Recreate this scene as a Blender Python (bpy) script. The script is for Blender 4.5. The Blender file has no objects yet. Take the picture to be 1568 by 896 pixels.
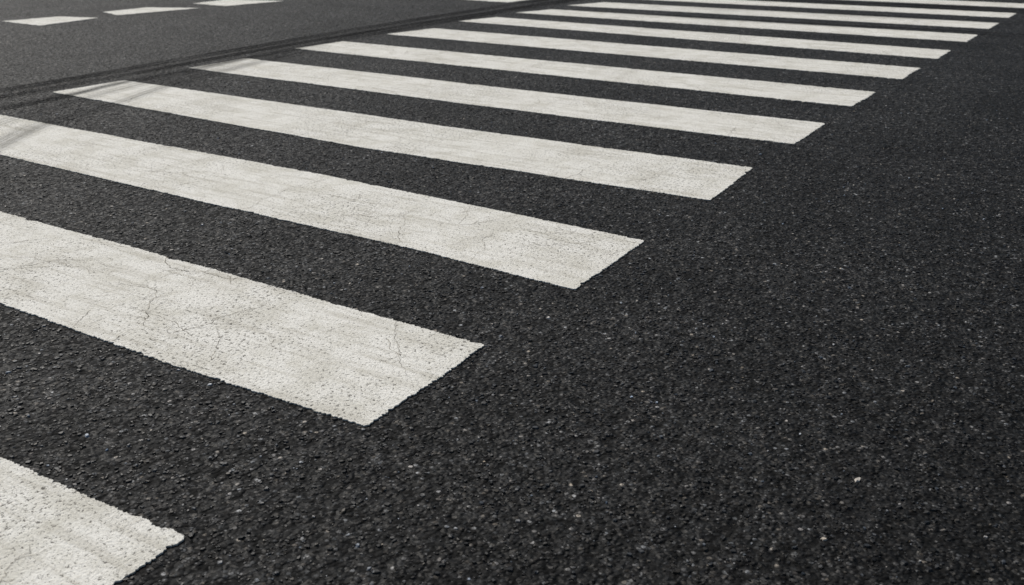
import bpy, math, random
import numpy as np
from mathutils import noise, Vector
random.seed(4)
scene=bpy.context.scene
YAW=.5677; X0,Y0=-.8959,1.0
UX,UY=math.sin(YAW),math.cos(YAW)
def W(u,v,z=0.0): return (X0+u*UX-v*UY, Y0+u*UY+v*UX, z)

# ---------------- node helpers
class NT:
    def __init__(s,nt): s.nt=nt
    def _set(s,inp,v):
        if isinstance(v,bpy.types.NodeSocket): s.nt.links.new(v,inp)
        else: inp.default_value=v
    def node(s,t,ins=None,**kw):
        n=s.nt.nodes.new(t)
        for k,v in kw.items(): setattr(n,k,v)
        for k,v in (ins or {}).items(): s._set(n.inputs[k],v)
        return n
    def m(s,op,a,b=0.0,c=0.0,clamp=False):
        n=s.nt.nodes.new('ShaderNodeMath'); n.operation=op; n.use_clamp=clamp
        s._set(n.inputs[0],a); s._set(n.inputs[1],b); s._set(n.inputs[2],c)
        return n.outputs[0]
    def ss(s,x,a,b,lo=0.0,hi=1.0):
        n=s.nt.nodes.new('ShaderNodeMapRange'); n.interpolation_type='SMOOTHSTEP'
        s._set(n.inputs['Value'],x)
        if a<b: vals=(a,b,lo,hi)
        else: vals=(b,a,hi,lo)
        for k,v in zip(('From Min','From Max','To Min','To Max'),vals): n.inputs[k].default_value=v
        return n.outputs[0]
    def ramp(s,x,pts,interp='LINEAR'):
        n=s.nt.nodes.new('ShaderNodeValToRGB'); n.color_ramp.interpolation=interp
        e=n.color_ramp.elements
        while len(e)<len(pts): e.new(.5)
        for i,(p,c) in enumerate(pts):
            e[i].position=p
            e[i].color=(c,c,c,1) if not hasattr(c,'__len__') else (*c,1)
        s._set(n.inputs[0],x); return n.outputs[0]
    def mix(s,f,a,b,mode='MIX'):
        n=s.nt.nodes.new('ShaderNodeMix'); n.data_type='RGBA'; n.blend_type=mode
        s._set(n.inputs[0],f)
        s._set(n.inputs[6],a if isinstance(a,bpy.types.NodeSocket) else (*a,1))
        s._set(n.inputs[7],b if isinstance(b,bpy.types.NodeSocket) else (*b,1))
        return n.outputs[2]
    def noise(s,vec,scale,detail=2,rough=.55):
        n=s.nt.nodes.new('ShaderNodeTexNoise'); n.noise_dimensions='2D'
        for k,v in {'Vector':vec,'Scale':scale,'Detail':detail,'Roughness':rough}.items(): s._set(n.inputs[k],v)
        return n
    def vor(s,vec,scale,feature='F1'):
        n=s.nt.nodes.new('ShaderNodeTexVoronoi'); n.voronoi_dimensions='2D'; n.feature=feature
        s._set(n.inputs['Vector'],vec); s._set(n.inputs['Scale'],float(scale))
        return n
    def vadd(s,a,b,op='ADD'):
        n=s.nt.nodes.new('ShaderNodeVectorMath'); n.operation=op
        s._set(n.inputs[0],a); s._set(n.inputs[1] if op!='SCALE' else n.inputs['Scale'],b)
        return n.outputs[0]
    def grey(s,x): return s.node('ShaderNodeCombineColor',{0:x,1:x,2:x}).outputs[0]
def new_mat(name):
    m=bpy.data.materials.new(name); m.use_nodes=True
    m.node_tree.nodes.clear()
    return m,NT(m.node_tree)
def frame_coords(t):
    """crosswalk-aligned ground coordinates in metres (u across the bars, v along them)"""
    pos=t.node('ShaderNodeNewGeometry').outputs['Position']
    mp=t.node('ShaderNodeMapping',{'Vector':pos},vector_type='TEXTURE')
    mp.inputs['Location'].default_value=(X0,Y0,0)
    mp.inputs['Rotation'].default_value=(0,0,math.pi/2-YAW)
    return mp.outputs[0]
def asphalt(t,P):
    A=t.vor(P,95); B=t.vor(P,235)
    ca=t.node('ShaderNodeSeparateColor',{0:A.outputs['Color']}).outputs
    cb=t.node('ShaderNodeSeparateColor',{0:B.outputs['Color']}).outputs
    da,db=A.outputs['Distance'],B.outputs['Distance']
    tone=t.ramp(ca[0],[(0,.006),(.45,.0125),(.74,.023),(.90,.046),(.97,.10),(1,.26)])
    tint=t.ramp(ca[1],[(0,(1.15,1.0,.82)),(.35,(1,1,1)),(.7,(.94,1.0,1.06)),(1,(1.08,1.0,.93))])
    stone=t.mix(1.0,tone,tint,'MULTIPLY')
    fine=t.ramp(cb[0],[(0,.006),(.5,.011),(.82,.021),(.95,.052),(1,.16)])
    base=t.mix(t.ss(da,.50,.34),fine,stone)
    mid=t.noise(P,28,2,.65).outputs[0]
    big=t.noise(P,2.2,3,.6).outputs[0]
    k=t.m('MULTIPLY',t.ss(mid,.30,.68,.20,1.75),t.ss(big,.25,.75,.65,1.35))
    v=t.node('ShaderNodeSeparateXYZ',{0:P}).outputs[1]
    k=t.m('MULTIPLY',k,t.ss(v,-1.8,0.3,.66,1.0))  # brightness falloff toward the right edge, painted into the asphalt colour
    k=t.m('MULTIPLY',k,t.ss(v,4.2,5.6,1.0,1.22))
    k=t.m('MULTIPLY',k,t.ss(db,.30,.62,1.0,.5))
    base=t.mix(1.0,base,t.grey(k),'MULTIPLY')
    h=t.m('ADD',t.m('MULTIPLY',t.m('SUBTRACT',1.0,da),t.ss(ca[2],0,1,.3,1.1)),t.m('MULTIPLY',mid,3.4))
    return base,h,t.ss(ca[1],0,1,.55,.9),mid,big

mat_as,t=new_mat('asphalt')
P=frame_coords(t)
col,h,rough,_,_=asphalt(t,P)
bump=t.node('ShaderNodeBump',{'Height':h,'Strength':1.0,'Distance':.0045})
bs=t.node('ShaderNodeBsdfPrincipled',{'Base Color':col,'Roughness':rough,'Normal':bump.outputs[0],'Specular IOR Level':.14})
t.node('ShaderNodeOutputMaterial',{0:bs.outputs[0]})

# ---------------- road paint
mat_p,t=new_mat('white_road_paint')
P=frame_coords(t)
grime=t.noise(P,7,5,.72).outputs[0]
fineg=t.noise(P,140,3,.70).outputs[0]
big=t.noise(P,2.2,1).outputs[0]
pc=t.mix(t.ss(grime,.38,.70),(.765,.755,.71),(.63,.615,.555))
pc=t.mix(t.ss(fineg,.45,.70,0,.46),pc,(.43,.415,.365))
st=t.noise(t.vadd(P,(14.0,1.0,1.0),'MULTIPLY'),1.9,5,.70).outputs[0]
pc=t.mix(t.ss(st,.48,.68,0,.55),pc,(.46,.44,.38))
pn=t.noise(P,95,3,.72).outputs[0]
dens=t.ss(big,.30,.70,.045,-.02)
pit=t.ss(t.m('SUBTRACT',pn,dens),.60,.65)
V2=t.vor(P,240)
vc2=t.node('ShaderNodeSeparateColor',{0:V2.outputs['Color']}).outputs
pit2=t.m('MULTIPLY',t.ss(V2.outputs['Distance'],.38,.22),t.ss(vc2[0],.85,.91))
pit=t.m('MAXIMUM',pit,t.m('MULTIPLY',pit2,.75))
col=t.mix(t.m('MULTIPLY',pit,.84),pc,(.055,.048,.040))
hp=t.m('ADD',t.m('MULTIPLY',fineg,1.2),t.m('MULTIPLY',pn,-1.2))
bump=t.node('ShaderNodeBump',{'Height':hp,'Strength':.75,'Distance':.0026})
bs=t.node('ShaderNodeBsdfPrincipled',{'Base Color':col,'Roughness':.8,'Normal':bump.outputs[0],'Specular IOR Level':.2})
t.node('ShaderNodeOutputMaterial',{0:bs.outputs[0]})

# cracks
mat_c,t=new_mat('crack_fill')
cn=t.noise(frame_coords(t),45,2).outputs[0]
bs=t.node('ShaderNodeBsdfDiffuse',{'Color':t.mix(t.ss(cn,.35,.65),(.10,.085,.065),(.36,.33,.28))})
t.node('ShaderNodeOutputMaterial',{0:bs.outputs[0]})

# ---------------- tyre rubber
def rubber(name,dens,sc):
    m,t=new_mat(name)
    s=t.node('ShaderNodeSeparateXYZ',{0:t.node('ShaderNodeUVMap').outputs[0]}).outputs
    edge=t.ss(t.m('ABSOLUTE',t.m('SUBTRACT',s[1],.5)),.5,.08)
    lines=t.noise(t.node('ShaderNodeCombineXYZ',{0:t.m('MULTIPLY',s[0],.7),1:t.m('MULTIPLY',s[1],sc),2:0.0}).outputs[0],1.0,3,.6).outputs[0]
    gr=t.noise(frame_coords(t),150,1,.7).outputs[0]
    a=t.m('MULTIPLY',t.m('MULTIPLY',edge,t.ss(lines,.32,.62)),t.m('MULTIPLY',t.ss(gr,.30,.60,.4,1.0),dens))
    a=t.m('MULTIPLY',a,t.node('ShaderNodeAttribute',attribute_name='endfade').outputs['Fac'])
    bs=t.node('ShaderNodeBsdfDiffuse',{'Color':(.007,.007,.008,1)})
    tr=t.node('ShaderNodeBsdfTransparent')
    mx=t.node('ShaderNodeMixShader',{0:a,1:tr.outputs[0],2:bs.outputs[0]})
    t.node('ShaderNodeOutputMaterial',{0:mx.outputs[0]})
    return m
mat_r1=rubber('tyre_rubber',.95,7)
mat_r2=rubber('tyre_rubber_faint',.42,9)

# ---------------- stones
mat_st,t=new_mat('aggregate_stone')
ac=t.node('ShaderNodeAttribute',attribute_name='stone_col').outputs['Color']
bs=t.node('ShaderNodeBsdfPrincipled',{'Base Color':ac,'Roughness':.55,'Specular IOR Level':.32})
t.node('ShaderNodeOutputMaterial',{0:bs.outputs[0]})

def mesh_obj(name,verts,faces,mat,parent=None):
    me=bpy.data.meshes.new(name); me.from_pydata(verts,[],faces); me.update()
    ob=bpy.data.objects.new(name,me); scene.collection.objects.link(ob)
    me.materials.append(mat)
    if parent: ob.parent=parent
    return ob
G=300
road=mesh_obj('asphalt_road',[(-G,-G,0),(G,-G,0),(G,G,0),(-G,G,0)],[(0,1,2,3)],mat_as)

def build_stones():
    rng=np.random.default_rng(7)
    n=240000
    r=np.sqrt(rng.uniform(.7**2,6.5**2,n)); th=rng.uniform(-1.0,1.0,n)
    x,y=r*np.sin(th),r*np.cos(th)
    f=np.zeros(n)
    for _ in range(14):
        k=rng.normal(0,1,2); k*=rng.uniform(25,90)/np.linalg.norm(k)
        f+=np.sin(k[0]*x+k[1]*y+rng.uniform(0,6.28))
    f/=math.sqrt(7)
    keep=rng.random(n)<np.clip(1.25-(r-1.5)*.20,.15,1)*np.clip(.72+.30*f,.15,1)
    r,th,x,y,f=r[keep],th[keep],x[keep],y[keep],f[keep]; n=len(r)
    size=np.exp(rng.normal(math.log(.0029),.46,n)).clip(.0012,.0085)
    hgt=(size*rng.uniform(.28,.70,n)).clip(.0006,.0034)
    q=rng.random(n)
    tone=np.where(q<.65,rng.uniform(.005,.018,n),np.where(q<.905,rng.uniform(.018,.045,n),np.where(q<.982,rng.uniform(.05,.13,n),rng.uniform(.15,.45,n))))
    hue=rng.normal(0,1,n)
    c=np.stack([tone*(1+.09*hue),tone,tone*(1-.12*hue)],1).clip(0,1)
    K=5
    ang=np.arange(K)*2*math.pi/K
    a=ang[None]+rng.uniform(0,6.28,n)[:,None]+rng.normal(0,.22,(n,K))
    asp=rng.uniform(.5,1,n); rot=rng.uniform(0,3.14,n)
    def ring(fr,z,jit):
        rr=size[:,None]*fr*(1+rng.normal(0,jit,(n,K)))
        px=rr*np.cos(a); py=rr*np.sin(a)*asp[:,None]
        X=px*np.cos(rot)[:,None]-py*np.sin(rot)[:,None]; Y=px*np.sin(rot)[:,None]+py*np.cos(rot)[:,None]
        return np.stack([X+x[:,None],Y+y[:,None],z],2)
    b0=ring(1.0,np.full((n,K),-.0005),.12)
    b1=ring(.72,hgt[:,None]*(1+rng.normal(0,.22,(n,K)).clip(-.5,.15)),.15)
    V=np.concatenate([b0,b1],1)
    idx=np.arange(n)[:,None]*(2*K)
    quads=np.array([[i,(i+1)%K,K+(i+1)%K,K+i] for i in range(K)])
    tris=np.array([[K,K+1,K+2],[K,K+2,K+3],[K,K+3,K+4]])
    loops=np.concatenate([quads.ravel(),tris.ravel()])
    tot=np.array([4]*K+[3]*3); start=np.concatenate([[0],np.cumsum(tot)[:-1]])
    L=len(loops)
    LV=(idx+loops[None]).ravel().astype(np.int32)
    LS=((np.arange(n)*L)[:,None]+start[None]).ravel().astype(np.int32)
    me=bpy.data.meshes.new('gravel')
    me.vertices.add(n*2*K); me.vertices.foreach_set('co',V.astype(np.float32).ravel())
    me.loops.add(len(LV)); me.loops.foreach_set('vertex_index',LV)
    me.polygons.add(len(LS)); me.polygons.foreach_set('loop_start',LS)
    at=me.attributes.new('stone_col','FLOAT_COLOR','POINT')
    cc=np.repeat(np.concatenate([c,np.ones((n,1))],1),2*K,axis=0)
    at.data.foreach_set('color',cc.astype(np.float32).ravel())
    me.update(calc_edges=True); me.validate()
    me.polygons.foreach_set('use_smooth',np.zeros(len(LS),bool))
    me.materials.append(mat_st)
    ob=bpy.data.objects.new('gravel',me); scene.collection.objects.link(ob)
build_stones()

# ---------------- painted bars
def rough_poly(corners,seed,step=.003,amp=.0026,amp2=.006):
    pts=[]
    n=len(corners)
    for i in range(n):
        a=Vector(corners[i]); b=Vector(corners[(i+1)%n]); d=(b-a); L=d.length
        nrm=Vector((-d.y,d.x)).normalized()
        k=max(2,int(L/step))
        for j in range(k):
            q=a+d*(j/k); s=j/k*L
            w=min(1,s/.03,(L-s)/.03)
            o=noise.noise(Vector((q.x*170,q.y*170,seed)))*amp*1.5+noise.noise(Vector((q.x*48,q.y*48,seed+9)))*amp*1.2+noise.noise(Vector((q.x*4,q.y*4,seed+5)))*amp2
            o+=noise.noise(Vector((q.x*330,q.y*330,seed+3)))*amp*1.6
            bt=noise.noise(Vector((q.x*28,q.y*28,seed+31)))
            if bt>.28: o+=(bt-.28)*.020*w
            pts.append(q+nrm*o*max(w,.35))
    return pts
def bar(name,uvc,seed,parent,z=.004,**kw):
    cs=[]
    n=len(uvc)
    for i in range(n):
        p=Vector(uvc[i]); a=Vector(uvc[i-1]); b=Vector(uvc[(i+1)%n])
        d1=(p-a).normalized(); d2=(b-p).normalized()
        r=.003+.009*random.random()
        if d1.dot(d2)>.8: cs.append(p); continue
        cs.append(p-d1*r); cs.append(p+d2*r)
    pts=rough_poly(cs,seed,**kw)
    N=len(pts)
    V=[W(p.x,p.y,z) for p in pts]+[W(p.x,p.y,0.0005) for p in pts]
    F=[tuple(range(N))]+[(i,i+N,(i+1)%N+N,(i+1)%N) for i in range(N)]
    return mesh_obj(name,V,F,mat_p,parent)
cw=bpy.data.objects.new('zebra_crossing',None); scene.collection.objects.link(cw)
bars=[
 [(-.95,.01),(-.45,.01),(-.45,4.1),(-.95,4.1)],
 [(.085,-.003),(.583,-.003),(.564,.534),(.565,4.1),(.075,4.1),(.08,1.5)],
 [(1.063,-.014),(1.546,.004),(1.55,.882),(1.555,1.462),(1.555,2.117),(1.555,4.1),(1.06,4.1),(1.049,1.308),(1.042,.921),(1.040,.566)],
 [(2.001,-.002),(2.508,.016),(2.556,1.46),(2.541,3.694),(2.54,4.08),(2.06,4.09),(2.047,2.904),(2.029,1.525),(2.032,.618)],
 [(3.062,.014),(3.606,.044),(3.56,1.525),(3.548,4.012),(3.075,4.036),(3.001,1.631)],
 [(4.11,.032),(4.63,.04),(4.582,1.787),(4.568,4.045),(4.074,4.049),(4.076,1.472)],
 [(5.127,.046),(5.623,.041),(5.575,4.04),(5.093,4.089)],
 [(6.150,.014),(6.648,.011),(6.591,3.92),(6.083,4.022)],
 [(7.114,-.004),(7.589,-.006),(7.548,3.922),(7.114,4.041)],
 [(8.121,-.023),(8.616,-.022),(8.395,3.828),(7.962,3.971)],
 [(9.068,-.037),(9.556,-.048),(9.283,3.716),(8.792,3.884)],
 [(10.031,-.062),(10.472,-.064),(10.18,3.709),(9.72,3.8)],
 [(11.018,-.064),(11.49,-.064),(11.15,3.71),(10.70,3.75)],
 [(12.02,-.07),(12.5,-.07),(12.2,3.7),(11.7,3.7)],
 [(13.02,-.07),(13.5,-.07),(13.2,3.7),(12.7,3.7)],
]
for i,b in enumerate(bars):
    bar('painted_bar_%02d'%i,b,i*13.7,cw,step=.003 if i<6 else .012,amp=.0028 if i<6 else .006)

# hairline cracks in the paint film: thin branching ribbons
CV=[];CF=[]
rc=random.Random(33)
def inside(b,p):
    c=False; n=len(b)
    for i in range(n):
        (x1,y1),(x2,y2)=b[i],b[(i+1)%n]
        if (y1>p[1])!=(y2>p[1]) and p[0]<(x2-x1)*(p[1]-y1)/(y2-y1)+x1: c=not c
    return c
def crack(b,p,ang,length,w,depth=0):
    step=.005; pts=[]; n=int(length/step); a=ang; drift=0
    for k in range(n):
        if not inside(b,p): break
        pts.append((p,w*(1-.75*k/n)*rc.uniform(.5,1.4)))
        drift=drift*.7+rc.gauss(0,.16)
        a=ang+drift+rc.gauss(0,.38)
        p=(p[0]+step*math.cos(a),p[1]+step*math.sin(a))
        if rc.random()<.06: ang+=rc.choice((-1,1))*rc.uniform(.15,.45)
        if depth<2 and rc.random()<.03:
            crack(b,p,ang+rc.choice((-1,1))*rc.uniform(.5,1.2),length*rc.uniform(.2,.5),w*.7,depth+1)
    if len(pts)<3: return
    base=len(CV)
    for i,(q,ww) in enumerate(pts):
        q0=pts[max(i-1,0)][0]; q1=pts[min(i+1,len(pts)-1)][0]
        dx,dy=q1[0]-q0[0],q1[1]-q0[1]; L=math.hypot(dx,dy) or 1
        nx,ny=-dy/L*ww/2,dx/L*ww/2
        CV.append(W(q[0]+nx,q[1]+ny,.0052)); CV.append(W(q[0]-nx,q[1]-ny,.0052))
    for i in range(len(pts)-1): CF.append((base+2*i,base+2*i+1,base+2*i+3,base+2*i+2))
for i,b in enumerate(bars):
    if i==0 or i>9: continue
    us=[q[0] for q in b]; vs=[q[1] for q in b]
    cl=[(rc.uniform(min(us),max(us)),rc.uniform(.1,3.6)) for _ in range(12)]
    for _ in range(150 if i<4 else 70):
        if rc.random()<.4:
            c0=rc.choice(cl); p=(c0[0]+rc.gauss(0,.14),c0[1]+rc.gauss(0,.28))
        else: p=(rc.uniform(min(us),max(us)),rc.uniform(0,max(vs)))
        ang=rc.choice((0,math.pi))+rc.gauss(0,.55) if rc.random()<.55 else rc.uniform(0,6.28)
        ln=rc.choice((.02,.03,.04,.05,.05,.07,.09,.14,.24,.40))
        crack(b,p,ang,ln,rc.uniform(.0007,.0012)*(1+.7*(ln>.2)))
mesh_obj('paint_cracks',CV,CF,mat_c,cw)

dm=bpy.data.objects.new('dashed_road_marking',None); scene.collection.objects.link(dm)
dashes=[
 [(3.95,7.0),(4.60,6.98),(4.60,7.5),(3.95,7.5)],
 [(4.907,6.899),(5.553,6.96),(5.417,7.365),(4.92,7.47)],
 [(5.778,6.996),(6.619,6.834),(6.376,7.326),(5.88,7.344)],
 [(6.883,6.76),(7.582,6.633),(7.345,7.263),(6.88,7.239)],
 [(7.9,6.7),(8.5,6.6),(8.4,7.2),(7.9,7.2)],
 [(8.72,4.55),(9.30,4.5),(9.30,5.1),(8.72,5.15)]]
for i,b in enumerate(dashes):
    bar('painted_dash_%02d'%i,b,i*7.1+200,dm,step=.012,amp=.010)

# ---------------- tyre marks
tm=bpy.data.objects.new('tyre_marks',None); scene.collection.objects.link(tm)
zc=[.008]
def ribbon(name,pts,width,mat,fade=.5):
    P=[Vector(p) for p in pts]; P=[P[0]*2-P[1]]+P+[P[-1]*2-P[-2]]
    R=[]
    for i in range(1,len(P)-2):
        for k in range(14):
            s=k/14; a,b,c,d=P[i-1:i+3]
            R.append(.5*((2*b)+(c-a)*s+(2*a-5*b+4*c-d)*s*s+(3*b-a-3*c+d)*s**3))
    R.append(P[-2])
    acc=[0]
    for i in range(1,len(R)): acc.append(acc[-1]+(R[i]-R[i-1]).length)
    L=acc[-1]; V=[];F=[];UV=[];E=[]
    for i,r in enumerate(R):
        d=(R[min(i+1,len(R)-1)]-R[max(i-1,0)]).normalized(); n=Vector((-d.y,d.x))
        for s in (-1,1):
            q=r+n*s*width/2; V.append(W(q.x,q.y,zc[0])); UV.append((acc[i]+zc[0]*9000,(s+1)/2)); E.append(min(1,acc[i]/fade,(L-acc[i])/fade))
    for i in range(len(R)-1): F.append((2*i,2*i+1,2*i+3,2*i+2))
    ob=mesh_obj(name,V,F,mat,tm); me=ob.data
    ul=me.uv_layers.new(name='UVMap')
    for l in me.loops: ul.data[l.index].uv=UV[l.vertex_index]
    at=me.attributes.new('endfade','FLOAT','POINT')
    for i,e in enumerate(E): at.data[i].value=e
    zc[0]+=.0015
ribbon('tyre_track_a',[(-1,4.05),(2.8,4.14),(3.6,4.165),(5.3,4.24),(6.8,4.235),(9.3,4.17),(13,4.05)],.15,mat_r1)
ribbon('tyre_track_b',[(-1,3.75),(2.63,3.84),(3.44,3.94),(4.3,3.99),(5.3,4.08),(6.8,4.11),(9.3,4.05),(13,3.9)],.12,mat_r1)
ribbon('tyre_track_c',[(0,4.33),(3.2,4.32),(5.3,4.40),(6.9,4.42),(9.3,4.37),(13,4.3)],.13,mat_r1)
ribbon('tyre_track_d',[(1.0,2.5),(2.0,2.98),(2.5,3.28),(3.06,3.43),(3.5,3.60),(4.3,3.80),(5.4,3.98)],.20,mat_r2)
ribbon('tyre_track_e',[(.8,2.9),(2.0,3.32),(2.8,3.62),(3.5,3.80),(4.6,4.0)],.14,mat_r2)
ribbon('tyre_track_f',[(8.42,3.6),(8.43,2.75),(8.55,1.25),(8.68,.17),(8.75,-1.5),(8.8,-4)],.16,mat_r1,1.2)
ribbon('tyre_track_g',[(7.50,3.2),(7.55,2.34),(7.82,.79),(8.0,-.5),(8.1,-4)],.14,mat_r2,1.2)
ribbon('tyre_track_h',[(9.1,3.4),(9.3,1.9),(9.5,.5),(9.7,-2)],.22,mat_r2,1.0)
ribbon('tyre_track_i',[(10.3,4.5),(10.4,1.9),(10.6,.5),(10.8,-3)],.3,mat_r1,1.0)

# ---------------- light
EL,AZ=math.radians(45),math.radians(-40)
w=bpy.data.worlds.new('World'); scene.world=w; w.use_nodes=True
nt=w.node_tree; bg=nt.nodes['Background']
sky=nt.nodes.new('ShaderNodeTexSky'); sky.sky_type='NISHITA'; sky.sun_disc=False
sky.sun_elevation=EL; sky.sun_rotation=AZ
nt.links.new(sky.outputs[0],bg.inputs[0]); bg.inputs[1].default_value=.052
sl=bpy.data.lights.new('sun','SUN'); sl.energy=4.1; sl.angle=math.radians(.5); sl.color=(1,.955,.885)
so=bpy.data.objects.new('sun',sl); scene.collection.objects.link(so)
dirv=Vector((math.sin(AZ)*math.cos(EL),math.cos(AZ)*math.cos(EL),math.sin(EL)))
so.rotation_euler=dirv.to_track_quat('Z','Y').to_euler()
so.location=dirv*20

cam=bpy.data.cameras.new('camera'); co=bpy.data.objects.new('camera',cam); scene.collection.objects.link(co)
cam.sensor_width=36; cam.lens=35.127; cam.clip_end=1500; cam.clip_start=.02
co.location=(0,0,1.07); co.rotation_euler=(math.pi/2-.381,0,0)
cam.dof.use_dof=True; cam.dof.focus_distance=2.7; cam.dof.aperture_fstop=6.3
scene.camera=co
scene.view_settings.view_transform='Standard'; scene.view_settings.look='None'; scene.view_settings.exposure=0
